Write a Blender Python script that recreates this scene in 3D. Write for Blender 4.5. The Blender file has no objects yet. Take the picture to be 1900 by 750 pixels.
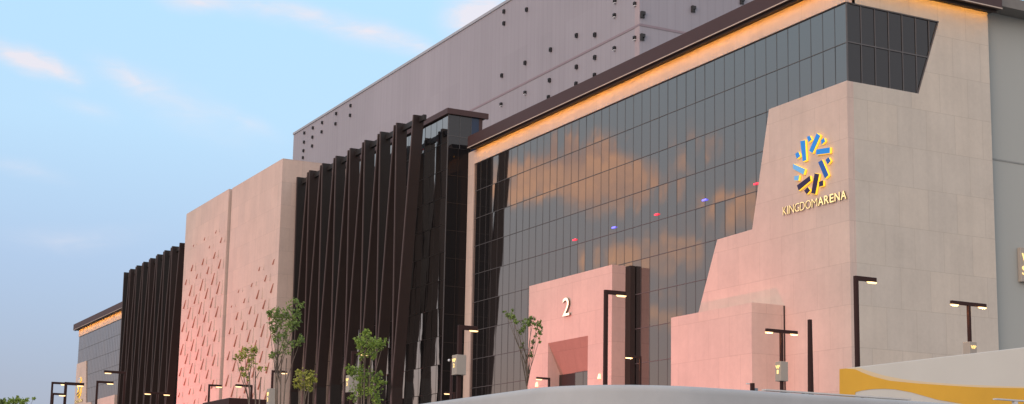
import bpy, bmesh, math, random
from mathutils import Vector, Matrix
random.seed(7)
S = bpy.context.scene
C = S.collection
EYE = 1.7                                   # camera height above the ground

# ------------------------------------------------------------------ camera
F, YAW, PITCH, ROLL, CY = 2874.23, .475713, .165974, .0185862, 481.145
fw = Vector((-math.cos(PITCH)*math.cos(YAW), math.cos(PITCH)*math.sin(YAW), math.sin(PITCH)))
rt = fw.cross(Vector((0, 0, 1))).normalized()
up = rt.cross(fw)
rt2 = math.cos(ROLL)*rt + math.sin(ROLL)*up
up2 = -math.sin(ROLL)*rt + math.cos(ROLL)*up
cam = bpy.data.cameras.new('camera')
cam.sensor_width = 36; cam.lens = 36*F/1900; cam.shift_y = (CY-375)/1900
cam.clip_start = .5; cam.clip_end = 6000
co = bpy.data.objects.new('camera', cam); C.objects.link(co)
co.matrix_world = Matrix(((rt2.x, up2.x, -fw.x, 0), (rt2.y, up2.y, -fw.y, 0), (rt2.z, up2.z, -fw.z, EYE), (0, 0, 0, 1)))
S.camera = co

def ray(x, y):                              # photograph measure -> direction, unit depth
    return rt2*((x-950)/F) - up2*((y-CY)/F) + fw
def onY(x, y, Y):
    d = ray(x, y); p = d*(Y/d.y); p.z += EYE; return p
def onX(x, y, X):
    d = ray(x, y); p = d*(X/d.x); p.z += EYE; return p
def deep(x, y, dep):
    p = ray(x, y)*dep; p.z += EYE; return p
def high(x, y, H):                          # the point of that ray at height H
    d = ray(x, y); p = d*((H-EYE)/d.z); p.z += EYE; return p

# ------------------------------------------------------------------ objects
def link(o, parent=None):
    C.objects.link(o)
    if parent: o.parent = parent
    return o
def tag(o, label=None, cat=None, group=None, kind=None):
    if label: o['label'] = label
    if cat: o['category'] = cat
    if group: o['group'] = group
    if kind: o['kind'] = kind
    return o
def empty(name, loc, label=None, cat=None, group=None):
    o = bpy.data.objects.new(name, None); o.location = loc; o.empty_display_size = .3
    link(o); return tag(o, label, cat, group)

class MB:
    def __init__(s): s.v = []; s.f = []; s.m = []
    def poly(s, pts, mi=0):
        b = len(s.v); s.v += [tuple(p) for p in pts]; s.f.append(tuple(range(b, b+len(pts)))); s.m.append(mi)
    def box(s, x0, x1, y0, y1, z0, z1, mi=0):
        s.hexa([(x0,y0,z0),(x1,y0,z0),(x1,y1,z0),(x0,y1,z0)], [(x0,y0,z1),(x1,y0,z1),(x1,y1,z1),(x0,y1,z1)], mi)
    def hexa(s, lo, hi, mi=0):
        n = len(lo); b = len(s.v); s.v += [tuple(p) for p in lo] + [tuple(p) for p in hi]
        s.f.append(tuple(b+i for i in reversed(range(n)))); s.f.append(tuple(b+n+i for i in range(n)))
        for i in range(n):
            j = (i+1) % n; s.f.append((b+i, b+j, b+n+j, b+n+i))
        s.m += [mi]*(n+2)
    def prism(s, pts, off, mi=0, side=None):
        """polygon pts pushed by the vector off; the pts end is the face"""
        off = Vector(off); b = len(s.v); n = len(pts)
        s.v += [tuple(p) for p in pts] + [tuple(Vector(p)+off) for p in pts]
        s.f.append(tuple(b+i for i in range(n))); s.m.append(mi)
        s.f.append(tuple(b+n+i for i in reversed(range(n)))); s.m.append(mi if side is None else side)
        for i in range(n):
            j = (i+1) % n; s.f.append((b+j, b+i, b+n+i, b+n+j)); s.m.append(mi if side is None else side)
    def tube(s, path, radii, n=7, mi=0, cap=True):
        path = [Vector(p) for p in path]; b = len(s.v)
        for i, p in enumerate(path):
            t = (path[min(i+1, len(path)-1)] - path[max(i-1, 0)]).normalized()
            a = t.cross(Vector((.31, .95, .07))).normalized(); c = t.cross(a)
            for k in range(n):
                an = 2*math.pi*k/n; s.v.append(tuple(p + (a*math.cos(an)+c*math.sin(an))*radii[i]))
        for i in range(len(path)-1):
            for k in range(n):
                l = (k+1) % n
                s.f.append((b+i*n+k, b+i*n+l, b+(i+1)*n+l, b+(i+1)*n+k)); s.m.append(mi)
        if cap:
            s.f.append(tuple(b+k for k in reversed(range(n)))); s.m.append(mi)
            e = b+(len(path)-1)*n; s.f.append(tuple(e+k for k in range(n))); s.m.append(mi)
    def build(s, name, mats, parent=None, origin=None, smooth=False, bevel=0, fix=True):
        me = bpy.data.meshes.new(name)
        o = Vector(origin) if origin is not None else Vector((0, 0, 0))
        me.from_pydata([tuple(Vector(p)-o) for p in s.v], [], s.f)
        for m in (mats if isinstance(mats, (list, tuple)) else [mats]): me.materials.append(m)
        for p, mi in zip(me.polygons, s.m): p.material_index = mi; p.use_smooth = smooth
        me.update()
        if fix:
            bm = bmesh.new(); bm.from_mesh(me); bmesh.ops.recalc_face_normals(bm, faces=bm.faces); bm.to_mesh(me); bm.free()
        ob = bpy.data.objects.new(name, me); link(ob, parent)
        if parent is None: ob.location = o
        else: ob.location = o - parent.location if parent.parent is None else o
        if bevel:
            md = ob.modifiers.new('bevel', 'BEVEL'); md.width = bevel; md.segments = 2; md.limit_method = 'ANGLE'
        return ob

# ------------------------------------------------------------------ materials
class NT:
    def __init__(s, t): s.t = t; s.n = t.nodes; s.l = t.links
    def add(s, ty, **kw):
        n = s.n.new(ty)
        for k, v in kw.items(): setattr(n, k, v)
        return n
    def put(s, sock, v):
        if hasattr(v, 'is_output'): s.l.new(v, sock)
        elif isinstance(v, (tuple, list)) and len(v) == 3 and sock.type == 'RGBA': sock.default_value = (*v, 1)
        else: sock.default_value = v
    def math(s, op, a, b=0.0, c=None, clamp=False):
        n = s.add('ShaderNodeMath', operation=op, use_clamp=clamp); s.put(n.inputs[0], a); s.put(n.inputs[1], b)
        if c is not None: s.put(n.inputs[2], c)
        return n.outputs[0]
    def mix(s, f, a, b, bt='MIX'):
        n = s.add('ShaderNodeMix', data_type='RGBA', blend_type=bt); s.put(n.inputs[0], f); s.put(n.inputs[6], a); s.put(n.inputs[7], b)
        return n.outputs[2]
    def noise(s, vec, scale, detail=4, rough=.55, dist=0):
        n = s.add('ShaderNodeTexNoise'); s.put(n.inputs['Scale'], scale); s.put(n.inputs['Detail'], detail)
        s.put(n.inputs['Roughness'], rough); s.put(n.inputs['Distortion'], dist)
        if vec is not None: s.l.new(vec, n.inputs['Vector'])
        return n.outputs['Fac']
    def ramp(s, f, stops, interp='LINEAR'):
        n = s.add('ShaderNodeValToRGB'); n.color_ramp.interpolation = interp; e = n.color_ramp.elements
        while len(e) < len(stops): e.new(.5)
        for el, (p, c) in zip(e, stops): el.position = p; el.color = (*c, 1) if len(c) == 3 else c
        s.put(n.inputs[0], f); return n.outputs[0]
    def xyz(s, v):
        n = s.add('ShaderNodeSeparateXYZ'); s.l.new(v, n.inputs[0]); return n.outputs
    def vec(s, x, y, z=0.0):
        n = s.add('ShaderNodeCombineXYZ')
        for i, q in enumerate((x, y, z)): s.put(n.inputs[i], q)
        return n.outputs[0]
    def maprange(s, v, a, b, c=0.0, d=1.0, smooth=True):
        n = s.add('ShaderNodeMapRange', interpolation_type='SMOOTHSTEP' if smooth else 'LINEAR')
        for i, q in enumerate((v, a, b, c, d)): s.put(n.inputs[i], q)
        return n.outputs[0]

def newmat(name):
    m = bpy.data.materials.new(name); m.use_nodes = True; nt = NT(m.node_tree)
    return m, nt, nt.n['Principled BSDF']
def pos(nt):
    return nt.add('ShaderNodeNewGeometry').outputs['Position']

def stone_mat(name, c1, c2, rowh=2.55, width=2.35, mortar=.022, joint=.83):
    m, nt, b = newmat(name)
    p = pos(nt); x, y, z = nt.xyz(p)
    uv = nt.vec(nt.math('ADD', x, y), nt.math('ADD', z, .62), 0.0)
    br = nt.add('ShaderNodeTexBrick', offset=.5, offset_frequency=2)
    nt.l.new(uv, br.inputs['Vector'])
    br.inputs['Scale'].default_value = 1; br.inputs['Mortar Size'].default_value = mortar
    br.inputs['Brick Width'].default_value = width; br.inputs['Row Height'].default_value = rowh
    br.inputs['Bias'].default_value = 0; br.inputs['Mortar Smooth'].default_value = .3
    br.inputs['Color1'].default_value = (*c1, 1); br.inputs['Color2'].default_value = (*c2, 1)
    br.inputs['Mortar'].default_value = (*[q*joint for q in c1], 1)
    n1 = nt.noise(p, .35, 5, .6); n2 = nt.noise(p, 3.5, 6, .7)
    st = nt.noise(nt.vec(nt.math('MULTIPLY', nt.math('ADD', x, y), 1.6), nt.math('MULTIPLY', z, .07), 0.0), 1, 4, .6)
    k = nt.math('ADD', nt.math('MULTIPLY', n1, .30), nt.math('MULTIPLY', n2, .20))
    k = nt.math('ADD', k, nt.math('MULTIPLY', st, .18))
    k = nt.math('ADD', k, .66)
    col = nt.mix(1.0, br.outputs['Color'], nt.vec(k, k, k), 'MULTIPLY')
    nt.put(b.inputs['Base Color'], col); b.inputs['Roughness'].default_value = .75
    bp_ = nt.add('ShaderNodeBump'); bp_.inputs['Strength'].default_value = .25; bp_.inputs['Distance'].default_value = .02
    nt.put(bp_.inputs['Height'], nt.math('SUBTRACT', n2, nt.math('MULTIPLY', br.outputs['Fac'], 1.0)))
    nt.l.new(bp_.outputs[0], b.inputs['Normal'])
    return m
def plain(name, col, rough=.5, metal=0, var=.15, scale=2.0, spec=.5, stretch=None):
    m, nt, b = newmat(name)
    p = pos(nt)
    if stretch:
        x, y, z = nt.xyz(p); p = nt.vec(nt.math('MULTIPLY', x, stretch[0]), nt.math('MULTIPLY', y, stretch[1]), nt.math('MULTIPLY', z, stretch[2]))
    n = nt.noise(p, scale, 5, .65)
    k = nt.math('ADD', nt.math('MULTIPLY', n, 2*var), 1-var)
    nt.put(b.inputs['Base Color'], nt.mix(1.0, col, nt.vec(k, k, k), 'MULTIPLY'))
    b.inputs['Roughness'].default_value = rough; b.inputs['Metallic'].default_value = metal
    b.inputs['Specular IOR Level'].default_value = spec
    return m
def emit(name, col, st, base=(.8, .8, .8)):
    m, nt, b = newmat(name)
    b.inputs['Base Color'].default_value = (*base, 1); b.inputs['Emission Color'].default_value = (*col, 1)
    b.inputs['Emission Strength'].default_value = st; b.inputs['Roughness'].default_value = .5
    # a little unevenness so no lens looks like a flat patch
    n = nt.noise(pos(nt), 6.0, 2)
    nt.put(b.inputs['Emission Strength'], nt.math('MULTIPLY', nt.math('ADD', nt.math('MULTIPLY', n, .5), .75), st))
    return m
def glass_mat(name, tint, rough=.02, base=(.015, .015, .017), f0=.5, wav=.004, fr=.4):
    """coated facade glass: a dark body under a tinted mirror"""
    m, nt, b = newmat(name)
    p = pos(nt)
    b.inputs['Base Color'].default_value = (*tint, 1); b.inputs['Metallic'].default_value = 1
    nt.put(b.inputs['Roughness'], nt.math('ADD', nt.math('MULTIPLY', nt.noise(p, .6, 3), .03), rough))
    d = nt.add('ShaderNodeBsdfDiffuse'); d.inputs['Color'].default_value = (*base, 1)
    ms = nt.add('ShaderNodeMixShader')
    lw = nt.add('ShaderNodeLayerWeight').outputs['Facing']; nt.put(ms.inputs[0], nt.math('ADD', nt.math('MULTIPLY', nt.math('POWER', lw, 3.0), fr), f0, clamp=True))
    nt.l.new(d.outputs[0], ms.inputs[1]); nt.l.new(b.outputs[0], ms.inputs[2])
    nt.l.new(ms.outputs[0], nt.n['Material Output'].inputs[0])
    x, y, z = nt.xyz(p)
    h = nt.noise(nt.vec(nt.math('MULTIPLY', x, .55), nt.math('MULTIPLY', y, .55), nt.math('MULTIPLY', z, .42)), 1.0, 1.5)
    bp_ = nt.add('ShaderNodeBump'); bp_.inputs['Strength'].default_value = 1; bp_.inputs['Distance'].default_value = wav
    nt.put(bp_.inputs['Height'], h); nt.l.new(bp_.outputs[0], b.inputs['Normal'])
    return m

STONE = stone_mat('limestone cladding', (.65, .505, .44), (.60, .475, .42))
STONE_SIDE_LIT = stone_mat('limestone side light tint', (.61, .545, .47), (.57, .52, .46))  # same stone as the front; the side's less pink light put into colour
RELIEF_LIT = plain('flood-tinted carved limestone', (.46, .20, .15), .8, var=.1)  # red glow of the floods put into the colour of the bars
SOFFIT_SHADE = stone_mat('shaded portal soffit stone', (.40, .24, .20), (.37, .22, .185))  # soffit's shade put into a darker, redder stone
GREYW = plain('grey render wall', (.40, .42, .405), .85, var=.05, scale=.4, stretch=(1, 1, .15))
BROWN = plain('brown metal fascia', (.058, .024, .023), .5, var=.12, scale=.8)
SOFFIT = plain('dark soffit', (.03, .018, .014), .6)
FIN = plain('dark bronze fin', (.026, .017, .016), .5, var=.25, scale=.5, spec=.35)
FIN2 = plain('black fin', (.022, .019, .019), .5, var=.25, scale=.5, spec=.35)
FIN_LIT = plain('sky-lit fin edge', (.085, .058, .055), .55, var=.2)  # same metal as the fins; light on their front edges put into colour
DARK = plain('dark brown cladding', (.018, .013, .012), .5)
TRIM = plain('pale trim', (.55, .45, .38), .5)
GLASS = glass_mat('facade glass', (.74, .69, .67), f0=.46)
GLASS_EAST_DIM = glass_mat('facade glass dim east tint', (.26, .25, .25), f0=.25, fr=.2)  # same glass as the front; dim eastern reflection put into a darker tint
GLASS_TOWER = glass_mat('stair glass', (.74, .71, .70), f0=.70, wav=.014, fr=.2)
GLASS_DARK = glass_mat('dark return glass', (.10, .085, .08), f0=.15, wav=.003, fr=.1)  # on the stair side the dark reflection is put into the tint
BLUEGLASS = plain('blue glass', (.012, .028, .07), .1)
MULL = plain('dark mullion', (.105, .10, .105), .5)
POLE = plain('brown painted steel', (.040, .017, .015), .55, var=.2, scale=3, spec=.2)
LAMP = emit('warm lamp lens', (1.0, .60, .22), 2.4)
BOXM = plain('grey sign box', (.38, .34, .30), .6, var=.08)
AMBER = emit('amber letters', (1.0, .68, .24), 1.35, (.5, .4, .2))
FACE = emit('pale glowing letters', (1.0, .70, .23), .85, (.7, .6, .4))
NUM = emit('white glowing numeral', (1.0, .80, .42), 1.15)
LSIDE = plain('letter side', (.16, .085, .03), .5)
HALO = emit('yellow halo edge', (1.0, .62, .035), 1.05, (.8, .5, .05))
LEDSTRIP = emit('amber light strip', (1.0, .43, .05), 21.0)
REDL = emit('red light', (1.0, .03, .06), 3.0, (.3, .02, .02)); BLUEL = emit('blue light', (.16, .14, 1.0), 3.2, (.02, .02, .3))

def hall_mat():
    m, nt, b = newmat('ribbed grey hall cladding')
    p = pos(nt); x, y, z = nt.xyz(p); u = nt.math('ADD', x, y)
    st = nt.noise(nt.vec(nt.math('MULTIPLY', u, .9), nt.math('MULTIPLY', z, .035), 0.0), 1, 5, .65)
    rib = nt.math('PINGPONG', u, .5)
    rib = nt.maprange(rib, .0, .14, .93, 1.0)
    big = nt.noise(p, .07, 3)
    pan = nt.noise(nt.vec(nt.math('FLOOR', nt.math('MULTIPLY', u, .33)), nt.math('FLOOR', nt.math('MULTIPLY', z, .125)), 3.0), 7.3, 0)
    k = nt.math('MULTIPLY', rib, nt.math('ADD', .77, nt.math('MULTIPLY', st, .22)))
    k = nt.math('ADD', k, nt.math('MULTIPLY', nt.math('SUBTRACT', big, .5), .2))
    k = nt.math('ADD', k, nt.math('MULTIPLY', nt.math('SUBTRACT', pan, .5), .14))
    nt.put(b.inputs['Base Color'], nt.mix(1.0, (.375, .355, .408), nt.vec(k, k, k), 'MULTIPLY'))
    b.inputs['Roughness'].default_value = .6
    return m
HALL = hall_mat()

# ------------------------------------------------------------------ ground
def ground():
    m, nt, b = newmat('paving')
    p = pos(nt)
    br = nt.add('ShaderNodeTexBrick'); nt.l.new(p, br.inputs['Vector']); br.inputs['Scale'].default_value = 1
    br.inputs['Brick Width'].default_value = .9; br.inputs['Row Height'].default_value = .6; br.inputs['Mortar Size'].default_value = .012
    br.inputs['Color1'].default_value = (.25, .235, .22, 1); br.inputs['Color2'].default_value = (.21, .20, .19, 1); br.inputs['Mortar'].default_value = (.12, .115, .11, 1)
    n = nt.noise(p, .25, 6, .65); k = nt.math('ADD', nt.math('MULTIPLY', n, .5), .75)
    nt.put(b.inputs['Base Color'], nt.mix(1.0, br.outputs['Color'], nt.vec(k, k, k), 'MULTIPLY')); b.inputs['Roughness'].default_value = .8
    g = MB(); g.poly([(-3000, -3000, 0), (3000, -3000, 0), (3000, 3000, 0), (-3000, 3000, 0)])
    o = g.build('ground', m); tag(o, 'pale paved ground round the arena', 'ground', kind='structure')
    a = plain('asphalt', (.05, .05, .052), .9, var=.25, scale=1.2)
    r = MB(); r.poly([(-600, 20, .004), (200, 20, .004), (200, 28, .004), (-600, 28, .004)])
    o = r.build('road', a); tag(o, 'asphalt service road running along the arena front', 'road', kind='structure')
    kb = MB()
    kb.box(-600, 200, 19.85, 20, 0, .13); kb.box(-600, 200, 28, 28.15, 0, .13)
    o = kb.build('kerb', plain('kerb concrete', (.33, .32, .31), .8)); tag(o, 'low concrete kerbs edging the service road', 'kerb', kind='structure')
ground()

# ------------------------------------------------------------------ the arena
ARENA = empty('arena_building', (-182, 60, 0), 'huge arena of pale stone, mirror glass and dark slanted fins under a grey upper hall', 'arena')
YG = 60.0                                   # main glass plane
YS = 59.86                                  # face of the stone that frames it
XR = -72.0                                  # east end of the right wing
ZF0, ZF1 = 33.08+EYE, 34.18+EYE             # fascia
ZG = 31.80+EYE                              # top of the glass
Z2 = 26.76+EYE
ROW = 2.555

def panes(mb, mul, ax, a0, a1, z0, z1, plane, da, dz, ztop=None, tilt=.006, sgn=-1, w=.015, clip=None):
    """sheet of glass panes on a plane; ax 'x' -> facing -y, ax 'y' -> facing +x"""
    n = max(1, round((a1-a0)/da)); st = (a1-a0)/n
    zs = []; z = ztop if ztop else z1
    while z > z0+.05: zs.append(z); z -= dz
    zs.append(z0)
    def P(a, z, o): return (a, plane+sgn*o, z) if ax == 'x' else (plane+sgn*o, a, z)
    for i in range(n):
        for j in range(len(zs)-1):
            u0, u1 = a0+i*st, a0+(i+1)*st
            t = [random.gauss(0, tilt) for _ in range(2)]
            c = [(u0, zs[j+1], -t[0]-t[1]), (u1, zs[j+1], t[0]-t[1]), (u1, zs[j], t[0]+t[1]), (u0, zs[j], -t[0]+t[1])]
            mb.poly([P(*q) for q in c])
    for i in range(n+1):
        u = a0+i*st
        if ax == 'x': mul.box(u-w/2, u+w/2, plane-.030, plane-.018, z0, z1)
        else: mul.box(plane+.018, plane+.030, u-w/2, u+w/2, z0, z1)
    for z in zs[:-1]:
        if ax == 'x': mul.box(a0, a1, plane-.031, plane-.0185, z-.022, z+.022)
        else: mul.box(plane+.0185, plane+.031, a0, a1, z-.022, z+.022)

def wing(mx, detail=True):
    """one end wing; mx maps the right wing's x to this wing's"""
    def X(x): return mx(x)
    def bx(mb, x0, x1, *r, mi=0):
        a, b = sorted((X(x0), X(x1))); mb.box(a, b, *r, mi)
    flip = X(1) < X(0)
    xl = -125.3
    # glass
    g, mu = MB(), MB()
    a, b = sorted((X(-124.05), X(XR-.05)))
    panes(g, mu, 'x', a, b, 0, ZG, YG, 1.17, ROW, tilt=.002)
    cw = g.build('curtain_wall', GLASS, ARENA, fix=False)
    mu.build('mullion', MULL, cw)
    # frame : left post and top band
    fr = MB()
    bx(fr, xl, -124.05, YS, YG+.6, 0, ZG)
    bx(fr, xl, XR, YS, YG+.6, ZG, ZF0)
    fr.build('stone_frame', STONE, ARENA)
    # stone mass at the outer end, stepped outline
    zs = [(XR, 0), (XR, Z2), (-79.85, Z2), (-81.78, 19.06+EYE), (-85.77, 18.98+EYE), (-88.0, 14.31+EYE), (-94.6, 0)]
    st = MB(); st.prism([(X(x), YS, z) for x, z in zs], (0, .5, 0))
    st.build('stone_wall', STONE, ARENA)
    if not flip:
        sd = MB()
        p = [(YG+.36, 0), (YG+.36, Z2), (65.57, Z2), (67.43, ZG), (YG+.36, ZG), (YG+.36, ZF0), (71.6, ZF0), (71.6, 0)]
        sd.prism([(XR, y, z) for y, z in p], (-.4, 0, 0))
        # return of the front stone round the corner
        sd2 = MB()
        sd.build('side_wall', STONE_SIDE_LIT, ARENA)
        g2, m2 = MB(), MB()
        n = 7; w = 1.1
        def zt(y): return Z2
        for i in range(n):
            y0, y1 = YG+.0+i*w, min(YG+(i+1)*w, 67.43)
            def lim(z): return 65.57+(67.43-65.57)*(z-Z2)/(ZG-Z2)
            for (za, zb) in ((Z2, Z2+ROW-.04), (Z2+ROW-.04, ZG)):
                pts = [(min(y0, lim(za)), za), (min(y1, lim(za)), za), (min(y1, lim(zb)), zb), (min(y0, lim(zb)), zb)]
                o = random.gauss(0, .004)
                g2.poly([(XR-.10+(o if k in (1, 2) else -o), y, z) for k, (y, z) in enumerate(pts)])
            if 0 < i: 
                ztop = ZG
                yb = y0; zb0 = Z2 if yb <= 65.57 else Z2+(yb-65.57)/(67.43-65.57)*(ZG-Z2)
                m2.box(XR-.085, XR-.05, yb-.03, yb+.03, zb0, ztop)
        m2.box(XR-.085, XR-.045, YG, lim(Z2+ROW), Z2+ROW-.08, Z2+ROW)
        # dark edge of the sloping jamb and head
        m2.prism([(XR-.02, 65.50, Z2), (XR-.02, 65.62, Z2), (XR-.02, 67.48, ZG), (XR-.02, 67.36, ZG)], (-.1, 0, 0))
        m2.box(XR-.1, XR-.021, YG+.36, 67.36, ZG-.07, ZG-.001)
        m2.box(XR-.1, XR-.03, YG-.06, YG+.02, Z2, ZG)
        cs = g2.build('corner_window', GLASS_EAST_DIM, ARENA, fix=False); m2.build('mullion', MULL, cs)
    # low block standing before the stone
    lb = MB(); bx(lb, -87.55, -78.4, 57.3, YS-.01, 0, 13.62+EYE)
    lb.build('low_block', STONE, ARENA)
    sm = MB(); bx(sm, -78.4, -78.37, YS-.10, YS-.011, 0, 13.6+EYE); sm.build('shadow_joint', DARK, ARENA)
    # entrance portal
    xb = onY(1170, 600, YG).x; yq = onX(1136, 491, xb).y; ym = onX(1160, 600, xb).y
    xa = onY(982, 531, yq).x; zt = onY(1136, 491, yq).z
    ox0, ox1, oz = onY(1017, 637, yq).x, onY(1091, 623, yq).x, onY(1091, 623, yq).z
    yd = yq+.72*(YG-yq); p_ = onY(1040, 697, yd); dz, dx = p_.z, p_.x
    po = MB()
    bx(po, xa, xb, yq, ym, oz, zt)
    bx(po, xa, ox0, yq, ym, 0, oz); bx(po, ox1, xb, yq, ym, 0, oz)
    # splayed reveal and sloping soffit inside the opening
    po.poly([(X(ox0), yq+.01, oz), (X(dx), yd, dz), (X(dx), yd, 0), (X(ox0), yq+.01, 0)])
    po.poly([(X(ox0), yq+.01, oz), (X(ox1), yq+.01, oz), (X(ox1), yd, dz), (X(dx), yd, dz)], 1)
    po.build('entrance_portal', [STONE, SOFFIT_SHADE], ARENA, fix=False)
    dk = MB(); bx(dk, xa+.05, xb+.7, ym+.001, YG-.05, 0, zt-.06)  # extra width past the stone added to hide its pale reflection in the glass
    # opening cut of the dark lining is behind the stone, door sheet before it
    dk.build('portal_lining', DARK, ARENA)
    dr = MB(); bx(dr, dx, ox1, yd-.12, yd-.08, 0, dz+.02)
    g3, m3 = MB(), MB()
    a, b = sorted((X(dx+.42*(ox1-dx)), X(ox1)))
    panes(g3, m3, 'x', a, b, 0, dz+.02, yd-.16, 1.2, 2.6)
    d_ = dr.build('door_panel', DARK, ARENA); d_['label'] = 'dark entrance doors in the portal'
    gg = g3.build('door_glass', GLASS, ARENA, fix=False); m3.build('mullion', MULL, gg)
    # fascia and its hidden amber strip
    fa = MB(); f0, f1 = -123.75, XR+1.0
    bx(fa, f0, f1, 59.0, 59.18, ZF0, ZF1)
    if not flip: fa.box(XR+.82, XR+1.0, 59.18, 71.9, ZF0, ZF1)
    else: bx(fa, XR+.82, XR+1.0, 59.18, 71.9, ZF0, ZF1)
    bx(fa, f0, f0+.2, 59.18, 80, ZF0, ZF1)
    fo = fa.build('roof_fascia', BROWN, ARENA)
    tr = MB(); bx(tr, f0, f1, 58.96, 58.999, ZF0, ZF0+.07)
    if not flip: tr.box(XR+1.001, XR+1.04, 58.96, 71.9, ZF0, ZF0+.07)
    tr.build('edge_trim', TRIM, fo)
    so = MB(); bx(so, f0+.2, XR+.82, 59.18, YS+.3, ZF0+.02, ZF0+.2)
    bx(so, f0+.2, XR+.62, 59.22, 59.27, ZF0-.16, ZF0+.019)
    if not flip:
        so.box(XR-.1, XR+.82, YS+.3, 71.9, ZF0+.02, ZF0+.2); so.box(XR+.56, XR+.62, 59.27, 71.8, ZF0-.16, ZF0+.019)
    so.build('soffit', SOFFIT, fo)
    ls = MB(); bx(ls, xl+1.8, XR+.45, 59.33, 59.39, ZF0-.03, ZF0+.018)
    if not flip: ls.box(XR+.46, XR+.51, 59.40, 71.6, ZF0-.03, ZF0+.018)
    ls.build('light_strip', LEDSTRIP, fo)
    rf = MB(); bx(rf, f0+.2, XR+.82, 59.18, 80, ZF0+.3, ZF1-.1)
    rf.build('roof', plain('roof membrane', (.2, .19, .18), .9), ARENA)

wing(lambda x: x)
wing(lambda x: -363.4 - x)

# numeral on the near portal, wall lights
def text_mesh(txt, name, p0, w, h, axis='x', depth=.12, mats=None, parent=None, bold=0.0, shear=0.0, standoff=0.0):
    """glyphs filling a box w by h whose lower left corner is p0; axis x faces -y, axis y faces +x"""
    cu = bpy.data.curves.new(name, 'FONT'); cu.body = txt; cu.extrude = .5; cu.offset = bold; cu.resolution_u = 4; cu.shear = shear
    cu.space_character = 1.02
    t = bpy.data.objects.new(name+'_curve', cu); C.objects.link(t)
    dg = bpy.context.evaluated_depsgraph_get(); me = bpy.data.meshes.new_from_object(t.evaluated_get(dg))
    bpy.data.objects.remove(t); bpy.data.curves.remove(cu)
    xs = [v.co.x for v in me.vertices]; ys = [v.co.y for v in me.vertices]
    x0, x1, y0, y1 = min(xs), max(xs), min(ys), max(ys)
    for v in me.vertices:
        u = (v.co.x-x0)/(x1-x0)*w; k = (v.co.y-y0)/(y1-y0)*h; d = (v.co.z+.5)*depth + standoff
        v.co = (u, -d, k) if axis == 'x' else (d, u, k)
    me.materials.clear()
    for m in mats: me.materials.append(m)
    me.update()
    for p in me.polygons:
        n = p.normal; f = -n.y if axis == 'x' else n.x
        p.material_index = 0 if (f > .9 or len(mats) == 1) else 1; p.use_smooth = False
    o = bpy.data.objects.new(name, me); link(o, parent); o.location = Vector(p0) - parent.location if parent.parent is None else Vector(p0)
    return o
YP_ = onX(1136, 491, onY(1170, 600, YG).x).y
n0, n1 = onY(1044.5, 587.5, YP_-.15), onY(1057.5, 551, YP_-.15)
o = text_mesh('2', 'numeral', (n0.x, YP_, n0.z), n1.x-n0.x, n1.z-n0.z, depth=.10, mats=[NUM, LSIDE], parent=ARENA, standoff=.10)
o['label'] = 'glowing number 2 over the entrance portal'
for px, py in ((995, 713), (1111, 698)):
    p = onY(px, py, YP_-.1); q = MB()
    q.hexa([(p.x-.15, YP_-.14, p.z-.2), (p.x+.15, YP_-.14, p.z-.2), (p.x+.15, YP_-.004, p.z-.2), (p.x-.15, YP_-.004, p.z-.2)],
           [(p.x-.05, YP_-.1, p.z+.17), (p.x+.05, YP_-.1, p.z+.17), (p.x+.05, YP_-.004, p.z+.17), (p.x-.05, YP_-.004, p.z+.17)])
    q.build('wall_light', emit('amber wall light', (1, .62, .2), 1.6), ARENA)
# small coloured lights on the glass
for (px, py, m) in ((1065, 445, REDL), (1138, 422, BLUEL), (1217, 398, REDL), (1306, 371, BLUEL), (1402, 341, REDL)):
    p = onY(px, py, 59.9); q = MB(); q.box(p.x-.24, p.x+.24, 59.90, 59.94, p.z-.05, p.z+.05)
    q.build('facade_light', m, ARENA)

# emblem : seven long bars and seven short ones, yellow lit edges
B1, B2, B3 = (.02, .22, .62), (.015, .115, .40), (.022, .014, .075)
def paint(n, c): return plain(n, c, .4, var=.05)
CY_ = paint('sky blue enamel', (.20, .56, 1.0)); CB = paint('bright blue enamel', (.025, .32, .95)); CM = paint('mid blue enamel', (.02, .13, .50)); CN = paint('navy enamel', (.03, .016, .075))
bars = [([(318,157),(349,151),(357,290),(335,298)], CB), ([(364,128),(382,121),(396,145),(376,164)], CB), ([(432,103),(455,120),(402,240),(380,226)], CB),
        ([(461,152),(482,136),(488,160),(466,180)], CB), ([(429,216),(522,201),(521,240),(428,252)], CB), ([(494,288),(514,271),(527,295),(508,318)], CM),
        ([(442,304),(468,289),(512,393),(489,416)], CM), ([(418,382),(447,387),(420,526),(394,520)], CN), ([(448,440),(475,432),(475,468),(448,474)], CN),
        ([(345,502),(368,478),(384,500),(362,526)], CN), ([(295,466),(382,400),(388,432),(306,500)], CN), ([(268,316),(349,352),(338,390),(268,350)], CY_),
        ([(276,402),(308,396),(303,432),(277,430)], CY_), ([(283,246),(303,233),(315,262),(293,280)], CB)]
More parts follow.
